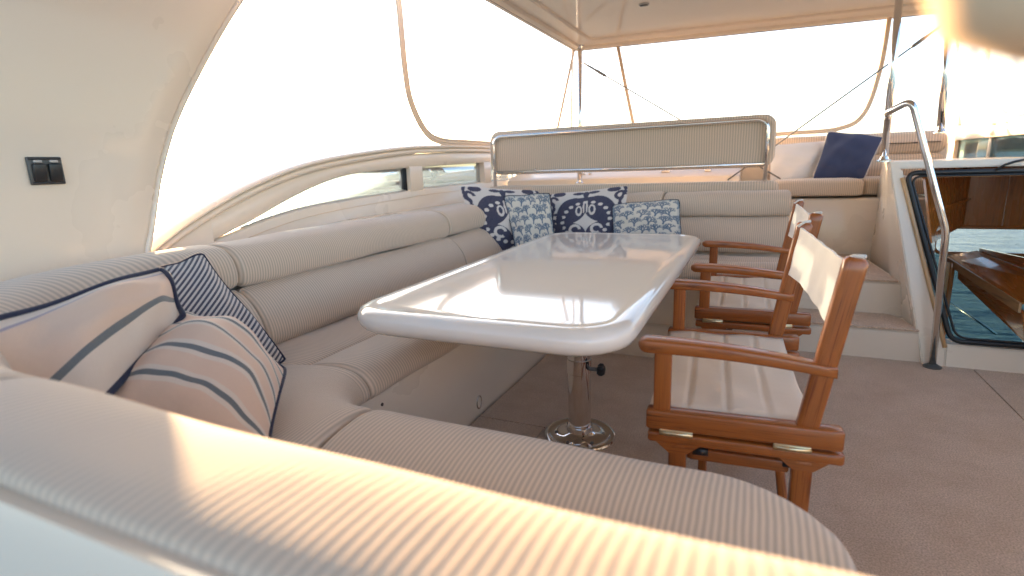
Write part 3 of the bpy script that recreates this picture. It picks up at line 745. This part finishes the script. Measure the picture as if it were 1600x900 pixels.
# side wall towards the steps
rings = []
for y in (3.47, 4.0, 4.5, 4.84):
    rings.append([Vector((sx(y, 0), y, -.01)) - CO, Vector((.648 + .135 * (y - 3.64) + (.02 if y < 3.6 else 0), y + .17 * (1 if y < 3.6 else 0), 1.072)) - CO, Vector((.708 + .135 * (y - 3.64), y + .17 * (1 if y < 3.6 else 0), 1.072)) - CO, Vector((sx(y, 0) + .06, y, -.01)) - CO])
loft('side_wall', rings, 'gelcoat', cw, sharp=40)
raw('deck_top', [Vector(p) - CO for z in (1.055, 1.0735) for p in ((.67, 3.70, z), (1.72, 3.70, z), (1.72, 4.70, z), (.81, 4.70, z))], [(0, 3, 2, 1), (4, 5, 6, 7), (0, 1, 5, 4), (1, 2, 6, 5), (2, 3, 7, 6), (3, 0, 4, 7)], 'gelcoat', cw, False)
# black rubber seal, inner seal and pale teak trim strip
def seal_path(off, x_end=XR):
    P = [(x_end, .121 + off), (open_l(.12) + off * 1.2, .121 + off), (open_l(1.03) + off * 1.2, 1.030 - off), (x_end, 1.030 - off)]
    return fillet([FP(x, z, -.004) for x, z in P], .055, 7)
tube('rubber_seal', seal_path(.016), .013, 'rubber', cw, 10)
tube('inner_seal', seal_path(.034), .006, 'rubber', cw, 8)
ts = [FP(open_l(z) - .008, z, -.004) for z in lin(.10, .99, 10)]; tube('teak_trim', ts, .011, 'pale_teak', cw, 8)
tube('steel_trim', [FP(x, 1.0, .012) for x in lin(.78, XR, 4)], .004, 'chrome', cw, 6)
# interior joinery
BY = 4.62
def wpanel(name, pts, th=(0, .02, 0), m='mahogany', parent=cw, ux=(1, 0, 0), vx=(0, 0, 1)):
    P = [Vector(p) - CO for p in pts]; T = Vector(th); n = len(P); V = P + [p + T for p in P]
    F = [tuple(range(n)), tuple(range(2 * n - 1, n - 1, -1))] + [(i, n + i, n + (i + 1) % n, (i + 1) % n) for i in range(n)]
    bm = bmesh.new(); vs = [bm.verts.new(v) for v in V]
    for f in F: bm.faces.new([vs[i] for i in f])
    bmesh.ops.recalc_face_normals(bm, faces=bm.faces); bm.verts.index_update()
    V2 = [v.co.copy() for v in bm.verts]; F2 = [tuple(v.index for v in f.verts) for f in bm.faces]; bm.free()
    return raw(name, V2, F2, m, parent, False, [(v.dot(Vector(ux)), v.dot(Vector(vx))) for v in V2])
wpanel('left_panel', [(.875, 3.66, .63), (.80, 3.68, 1.03), (1.27, BY, 1.03), (1.27, BY, .63)], (.012, 0.004, 0), ux=(0, 0, 1), vx=(0, 1, 0))
wpanel('left_panel', [(.945, 3.64, -.05), (.88, 3.66, .628), (1.125, BY, .628), (1.125, BY, -.05)], (-.012, 0.004, 0), ux=(0, 0, 1), vx=(0, 1, 0))
wpanel('back_panel', [(1.275, BY, .625), (1.48, BY, .625), (1.48, BY, 1.045), (1.275, BY, 1.045)], ux=(0, 0, 1), vx=(1, 0, 0))
wpanel('back_panel', [(1.484, BY - .004, .625), (XR, BY - .004, .625), (XR, BY - .004, 1.045), (1.484, BY - .004, 1.045)], ux=(0, 0, 1), vx=(1, 0, 0))
wpanel('head_board', [(.80, 3.70, 1.02), (XR, 3.70, 1.02), (XR, 3.70, .985), (.80, 3.70, .985)], (0, .03, 0))
wpanel('ledge_strip', [(.90, 3.80, .80), (1.255, BY - .03, .80), (1.255, BY - .03, .815), (.90, 3.80, .815)], (.03, -.02, 0))
wpanel('right_panel', [(XR, 3.62, .05), (XR, BY, .05), (XR, BY, 1.04), (XR, 3.65, 1.04)], (.02, 0, 0), ux=(0, 1, 0))
# long slot added to stand in for sea reflected in glass, rounded aft end
tube('reflection_frame', [Vector((x, BY, z)) - CO for x, z in rrect(1.13, 1.69, .435, .615, .05)], .012, 'mahogany', cw, 8, True)
wpanel('reflection_pane', [(1.12, BY + .005, .43), (1.69, BY + .005, .43), (1.69, BY + .005, .62), (1.12, BY + .005, .62)], (0, .004, 0), 'clear_glass')
# sloping counter running fore and aft, its nosing, posts and stair stringer
wpanel('counter', [(1.20, 4.58, .412), (1.295, 3.62, .318), (1.43, 3.62, .43), (1.36, 4.58, .452)], (0, 0, .012), ux=(0, 1, 0), vx=(1, 0, 0))
wpanel('counter_nosing', [(1.190, 4.58, .375), (1.285, 3.62, .275), (1.285, 3.62, .328), (1.190, 4.58, .422)], (.012, 0, 0), 'pale_teak', cw, (0, 1, 0))
wpanel('counter_back', [(1.37, 4.58, .46), (1.44, 3.62, .44), (1.44, 3.62, .53), (1.37, 4.58, .48)], (.012, 0, 0), ux=(0, 1, 0))
bar('door_post', Vector((1.165, 4.44, -.2)) - CO, Vector((1.165, 4.44, .40)) - CO, .04, .04, 'pale_teak', cw)
bar('inner_post', Vector((1.205, 4.46, -.2)) - CO, Vector((1.205, 4.46, .40)) - CO, .03, .03, 'mahogany', cw)
wpanel('stair_stringer', [(1.225, 4.42, .38), (1.302, 3.62, .28), (1.332, 3.62, .118), (1.232, 4.42, .297)], (.02, 0, 0), 'mahogany', cw, (0, 1, 0))
wpanel('lower_pane', [(1.13, BY + .03, -.45), (XR, BY + .03, -.45), (XR, BY + .03, .428), (1.13, BY + .03, .428)], (0, .004, 0), 'tinted_glass')
tube('outside_rail', [Vector((1.35, 4.96, .02)) - CO, Vector((1.45, 4.75, -.05)) - CO, Vector((1.56, 4.66, -.13)) - CO], .008, 'chrome', cw, 8)
tube('latch_cord', [FP(1.10, 1.02, -.02), FP(1.13, 1.045, -.03), FP(1.17, 1.06, -.03), FP(1.24, 1.075, -.02)], .006, 'rubber', cw, 8)

# handrail by the steps
hr = thing('handrail', 'bent polished steel grab rail beside the stairway opening', 'handrail', (.896, 3.405, 0))
HRO = Vector((.896, 3.405, 0))
pts = fillet([(.896, 3.405, .0), (.862, 3.36, .735), (.655, 3.36, 1.372), (.575, 3.44, 1.325), (.625, 3.742, 1.315)], .045, 6)
tube('rail', [Vector(p) - HRO for p in pts], .0165, 'chrome', hr, 16)
disc_profile('foot_plate', [(.042, 0), (.042, .006), (.030, .012), (.020, .02)], 'grey_plastic', hr, (0, 0, 0), 24)

# ================================================================== STARBOARD BULWARK
sb = thing('side_bulwark', 'warmly lit cream side wall with dark window at the starboard edge of view', 'bulwark', (1.44, 5.0, 0))
SBO = Vector((1.44, 5.0, 0))
def sstrip(name, y0, y1, z0, z1, x0, x1, m, bev=.01): return box(name, Vector(((x0 + x1) / 2, (y0 + y1) / 2, (z0 + z1) / 2)) - SBO, (x1 - x0, y1 - y0, z1 - z0), m, sb, bev)
sstrip('lower_panel', 4.70, 6.2, .82, 1.05, 1.42, 1.50, 'gelcoat'); sstrip('lower_panel', 3.56, 4.699, 1.01, 1.05, 1.405, 1.50, 'gelcoat')
sstrip('upper_band', 3.5, 6.2, 1.205, 1.285, 1.415, 1.51, 'gelcoat'); sstrip('aft_panel', -1.0, 3.52, -.01, .98, 1.72, 1.84, 'gelcoat')
sstrip('window_post', 5.66, 5.80, 1.045, 1.21, 1.425, 1.495, 'gelcoat'); sstrip('window_post', 4.94, 4.98, 1.045, 1.21, 1.445, 1.49, 'gelcoat')
sstrip('window_pane', 3.55, 5.66, 1.045, 1.21, 1.455, 1.46, 'tinted_glass', .001)
tube('capping_rail', [Vector((1.46, y, 1.298)) - SBO for y in (3.5, 4.5, 5.5, 6.2)], .05, 'gelcoat', sb, 12, flat=.45)
hem('thin beige screen cord dropping to the starboard rim', [(1.40, 5.85, 2.2), (1.40, 5.83, 2.0), (1.40, 5.65, 1.6), (1.40, 5.48, 1.315)], .010, 8, None, 2, .006)
hem('pale screen edge curving along the starboard rim below the blurred strap', [(1.40, 5.15, 2.0), (1.40, 5.03, 1.66), (1.40, 4.85, 1.475), (1.40, 4.62, 1.35), (1.40, 4.35, 1.325), (1.40, 3.6, 1.325)], .014, 10, None, 2, .010)
tag(raw('clear_curtain', [(1.22, 5.12, 1.30), (1.44, 3.9, 1.33), (1.44, 3.9, 2.2), (1.18, 5.1, 2.2), (1.222, 5.122, 1.30), (1.442, 3.902, 1.33), (1.442, 3.902, 2.2), (1.182, 5.102, 2.2)], [(0, 1, 2, 3), (7, 6, 5, 4), (0, 4, 5, 1), (1, 5, 6, 2), (2, 6, 7, 3), (3, 7, 4, 0)], 'clear_vinyl', smooth=False), 'clear vinyl screen hanging at the starboard side right of the corner post', 'curtain')

# ================================================================== PILLOWS
def pillow_mesh(name, corners, th, m, parent=None, n=40, pattern=None, pinch=.10, ex=.72):
    """corners TL, TR, BR, BL (world); front faces the camera side; plump envelope of two skins"""
    TL, TR, BR, BL = [Vector(c) for c in corners]; ctr = (TL + TR + BR + BL) / 4
    nrm = (TR - TL).cross(BL - TL).normalized()
    if nrm.dot(Vector((0, 0, 1.12)) - ctr) < 0: nrm = -nrm
    V = []; F = []; uv = []; colr = []; ph = random.random() * 6
    for side in (1, -1):
        base = len(V)
        for j in range(n + 1):
            for i in range(n + 1):
                a = i / n * 2 - 1; b = j / n * 2 - 1
                ka = 1 - pinch * (1 - b * b) * 0 - pinch * (1 - abs(b) ** 2.2) * .9; kb = 1 - pinch * (1 - abs(a) ** 2.2) * .9
                rc = 1 - .05 * (a * a * b * b) ** 3; u = (a * ka * rc + 1) / 2; v = (b * kb * rc + 1) / 2
                P = TL.lerp(TR, u).lerp(BL.lerp(BR, u), v)
                bulge = (max(1 - a * a, 0) ** ex) * (max(1 - b * b, 0) ** ex)
                wr = .10 * math.sin(a * 5 + b * 7 + ph) * (1 - bulge) + .05 * math.sin(b * 9 - a * 3 + ph * 2) + .04 * math.sin(a * 17 + b * 5 + ph) * (1 - bulge)
                P = P + nrm * (side * th / 2 * bulge * (1 + wr) + .012 * math.sin(a * 2.6 + ph) * math.sin(b * 2.2 + ph * 1.7) + .006 * math.sin(a * 6 + b * 4 + ph))
                V.append(P - ctr); uv.append(((a + 1) / 2, (1 - b) / 2))
        for j in range(n):
            for i in range(n):
                q = (base + j * (n + 1) + i, base + j * (n + 1) + i + 1, base + (j + 1) * (n + 1) + i + 1, base + (j + 1) * (n + 1) + i)
                F.append(q if side < 0 else q[::-1])
    me = bpy.data.meshes.new(name); me.from_pydata([tuple(v) for v in V], [], F)
    l = me.uv_layers.new(name='UVMap'); idx = np.empty(len(me.loops), dtype=np.int32); me.loops.foreach_get('vertex_index', idx)
    l.data.foreach_set('uv', np.asarray(uv, dtype=np.float32)[idx].ravel())
    if pattern is not None:
        ca = me.color_attributes.new('Col', 'FLOAT_COLOR', 'POINT'); g = np.asarray(uv); c = pattern(g[:, 0] * 2 - 1, g[:, 1] * 2 - 1)
        ca.data.foreach_set('color', np.concatenate([c, np.ones((len(c), 1))], 1).astype(np.float32).ravel())
    o = link(name, me, parent, m, True, None)
    return o, ctr, TL, TR, BR, BL, pinch, V, n
def pillow(label, corners, th, m, piping=None, pattern=None, n=40, pinch=.10, group=None, pr=.005, ex=.72):
    t = thing('throw_pillow', label, 'pillow', (0, 0, 0), 0, group)
    o, ctr, TL, TR, BR, BL, pinch, V, n = pillow_mesh('cover', corners, th, m, t, n, pattern, pinch, ex)
    t.location = ctr
    if piping:
        ring = [V[i] for i in range(n)] + [V[j * (n + 1) + n] for j in range(n)] + [V[n * (n + 1) + n - i] for i in range(n)] + [V[(n - j) * (n + 1)] for j in range(n)]
        tube('piping', ring, pr, piping, t, 8, True)
    return t
OFFW = np.array((0.74, 0.68, 0.63)); NAVY = np.array((0.030, 0.034, 0.085)); BLUE = np.array((0.11, 0.17, 0.25))
def ikat(x, y):
    m_ = np.zeros_like(x); y = y.copy()
    def ell(cx, cy, rx, ry): return ((x - cx) / rx) ** 2 + ((y - cy) / ry) ** 2 < 1
    def arc(cx, cy, r_, w_, a0, a1):
        d = np.hypot(x - cx, y - cy); a = np.degrees(np.arctan2(y - cy, x - cx)) % 360; a0 %= 360; a1 %= 360
        inr = (a >= a0) & (a <= a1) if a0 < a1 else (a >= a0) | (a <= a1)
        return (np.abs(d - r_) < w_) & inr
    x0_, y0_ = x, y; x = x * .74; y = y * .80
    med = ell(-.20, 0, .42, .60) | ell(.20, 0, .42, .60) | ell(0, .05, .5, .55); m_[med] = 1
    for k in range(20):
        a = 2 * math.pi * k / 20; m_[ell(.48 * math.cos(a), .45 * math.sin(a), .045, .04)] = 0
    star = (np.abs(x) ** .7 / .26 ** .7 + np.abs(y + .05) ** .7 / .24 ** .7) < 1; m_[star] = 0
    for s in (-1, 1):
        x, y = x0_ * .74, y0_ * .80
        m_[ell(s * .13, .24, .07, .13)] = 0; m_[ell(s * .13, .25, .035, .08)] = 1
        m_[arc(s * .22, -.22, .10, .03, 0, 300)] = 0
        m_[ell(s * .03, .33, .02, .16)] = 0
        x, y = x0_, y0_
        m_[arc(s * .80, .17, .11, .04, 200 if s < 0 else 340, 130 if s < 0 else 200)] = 1
        m_[arc(s * .80, -.17, .11, .04, 230 if s < 0 else 160, 160 if s < 0 else 310)] = 1
        xx = s * (.90 + .05 * np.sin(y * 9)); m_[(np.abs(x - xx) < .035 + .02 * np.sin(y * 18) ** 2)] = 1
        for t in (-1, 1):
            m_[ell(s * .66, t * .93, .16, .09)] = 1; m_[arc(s * .84, t * .72, .11, .04, 0, 260)] = 1; m_[ell(s * .18, t * .90, .15, .05)] = 1
        m_[ell(0, s * .84, .07, .12)] = 1
    n_ = .02 * np.random.randn(len(x))
    return OFFW[None] * (1 - m_[:, None]) + NAVY[None] * m_[:, None] + n_[:, None] * .5
def coral_pattern(seed):
    rnd = random.Random(seed); segs = []
    def br(x, y, a, l, d):
        x2 = x + math.cos(a) * l; y2 = y + math.sin(a) * l; segs.append((x, y, x2, y2, .0065 + .0022 * d))
        if d:
            for da in (-.48, .46): br(x2, y2, a + da + rnd.uniform(-.2, .2), l * rnd.uniform(.80, .98), d - 1)
    for i in range(-1, 6):
        for j in range(-1, 7): br(-.95 + i * .42 + (j % 2) * .21, -1.05 + j * .33, math.pi / 2 + rnd.uniform(-.5, .5), .075, 5)
    S = np.array(segs)
    def f(x, y):
        best = np.full(len(x), 3.0)
        for x1, y1, x2, y2, w_ in S:
            k = np.where((x > min(x1, x2) - .05) & (x < max(x1, x2) + .05) & (y > min(y1, y2) - .05) & (y < max(y1, y2) + .05))[0]
            if len(k) == 0: continue
            dx, dy = x2 - x1, y2 - y1; t = np.clip(((x[k] - x1) * dx + (y[k] - y1) * dy) / (dx * dx + dy * dy), 0, 1)
            best[k] = np.minimum(best[k], np.hypot(x[k] - x1 - t * dx, y[k] - y1 - t * dy) / (w_ * 1.1))
        m_ = np.clip(1.9 - best, 0, 1)[:, None]; edge_ = np.clip((np.maximum(np.abs(x), np.abs(y)) - .9) / .08, 0, 1)[:, None]
        c = np.array((0.76, 0.71, 0.61))[None] * (1 - m_) + BLUE[None] * m_
        return c * (1 - .55 * edge_) + np.array((.22, .30, .36))[None] * .55 * edge_
    return f
PILLOWS = []
GR = 'scatter pillows on the settee'
pillow('white pillow with navy ikat medallion in the settee corner, leftmost of the far pillows',
       [(-1.989, 3.492, 1.010), (-1.479, 3.820, 0.949), (-1.366, 3.719, 0.471), (-1.807, 3.403, 0.437)], .17, 'printed_cloth', None, ikat, 150, .07, GR)
pillow('small coral branch pillow with dark piping between the two ikat pillows',
       [(-1.68, 3.58, 0.925), (-1.36, 3.70, 0.935), (-1.27, 3.57, 0.522), (-1.53, 3.46, 0.495)], .12, 'printed_cloth', 'navy_piping', coral_pattern(2), 230, .06, GR, .004)
pillow('white pillow with large navy ikat medallion behind the middle of the table end',
       [(-1.474, 3.914, 0.911), (-0.860, 4.004, 0.972), (-0.854, 3.815, 0.473), (-1.378, 3.751, 0.455)], .16, 'printed_cloth', None, ikat, 150, .07, GR)
pillow('blue coral branch lumbar pillow, rightmost of the far settee pillows',
       [(-0.963, 3.86, 0.837), (-0.490, 3.88, 0.873), (-0.438, 3.74, 0.556), (-0.909, 3.73, 0.50)], .13, 'printed_cloth', 'navy_piping', coral_pattern(5), 230, .05, GR, .003)
pillow('quilted white pillow left of the navy one on the lounge',
       [(0.042, 5.124, 1.227), (0.489, 5.178, 1.247), (0.407, 5.063, 0.925), (0.070, 5.026, 0.925)], .13, 'quilt', None, None, 40, .07)
pillow('plain navy pillow with pale piping on the lounge by the steel post',
       [(0.464, 5.10, 1.317), (0.842, 5.06, 1.251), (0.725, 4.95, 0.93), (0.368, 4.97, 0.935)], .14, 'navy_cloth', 'cream_cloth', None, 40, .06, None, .004)
pillow('thin navy striped pillow behind the two peach ones against the port backrest',
       [(-1.705, 1.011, 0.842), (-1.716, 1.244, 0.876), (-1.431, 1.281, 0.499), (-1.440, 0.996, 0.488)], .11, 'stripe_thin', 'navy_piping', None, 40, .05, GR, .004)
pillow('plump peach pillow with several curved grey stripes in the near corner, nearest the camera',
       [(-1.553, 0.990, 0.774), (-1.199, 1.070, 0.582), (-0.953, 0.761, 0.500), (-1.261, 0.587, 0.643)], .30, 'stripe_multi', 'navy_piping', None, 60, .06, GR, .006, .85)
pillow('peach lumbar pillow with navy piping and one grey stripe at the left edge',
       [(-1.37, 0.40, 0.845), (-1.535, .985, 0.878), (-1.385, .925, 0.765), (-1.19, .56, 0.655)], .17, 'stripe_wide', 'navy_piping', None, 60, .05, GR, .008, 1.25)

# ================================================================== HANGING STRAP CLOSE TO THE CAMERA
hs = thing('rolled_strap', 'blurred tan rolled canvas strap hanging at the top right corner', 'strap', (.066, .214, 1.162))
def B(p): return Vector(p)
rings = []
tube('strap', [(.05, .05, .992), (.03, .03, .5), (.012, .012, .15), (.004, .004, .06), (0, 0, .03)], .010, 'rolled_canvas', hs, 12, flat=.4)
tube('roll', [(-.022, -.004, .012), (-.012, 0, .004), (.006, .004, 0), (.03, .012, .004), (.05, .02, .006)], [.006, .016, .019, .019, .015], 'rolled_canvas', hs, 20)
tube('roll_fold', [(-.006, -.012, .022), (.012, -.008, .026), (.036, .002, .032)], [.004, .007, .006], 'grey_plastic', hs, 12)

# ================================================================== SMALL BOAT FAR OFF
bt = thing('small_boat', 'tiny dark boat on the water seen through the port window', 'boat', (-118, 168, SEA), R(40))
hull = []
for x, wd, dz in ((-3.2, .85, 0), (-2, 1.15, 0), (0, 1.2, .05), (2, .85, .2), (3.3, .08, .45)):
    hull.append([(x, -wd, .9 + dz), (x, -wd * .7, -.2), (x, wd * .7, -.2), (x, wd, .9 + dz)])
loft('hull', hull, 'boat_paint', bt)
box('cabin', (-.4, 0, 1.4), (2.2, 1.5, 1.2), 'boat_paint', bt, .2)
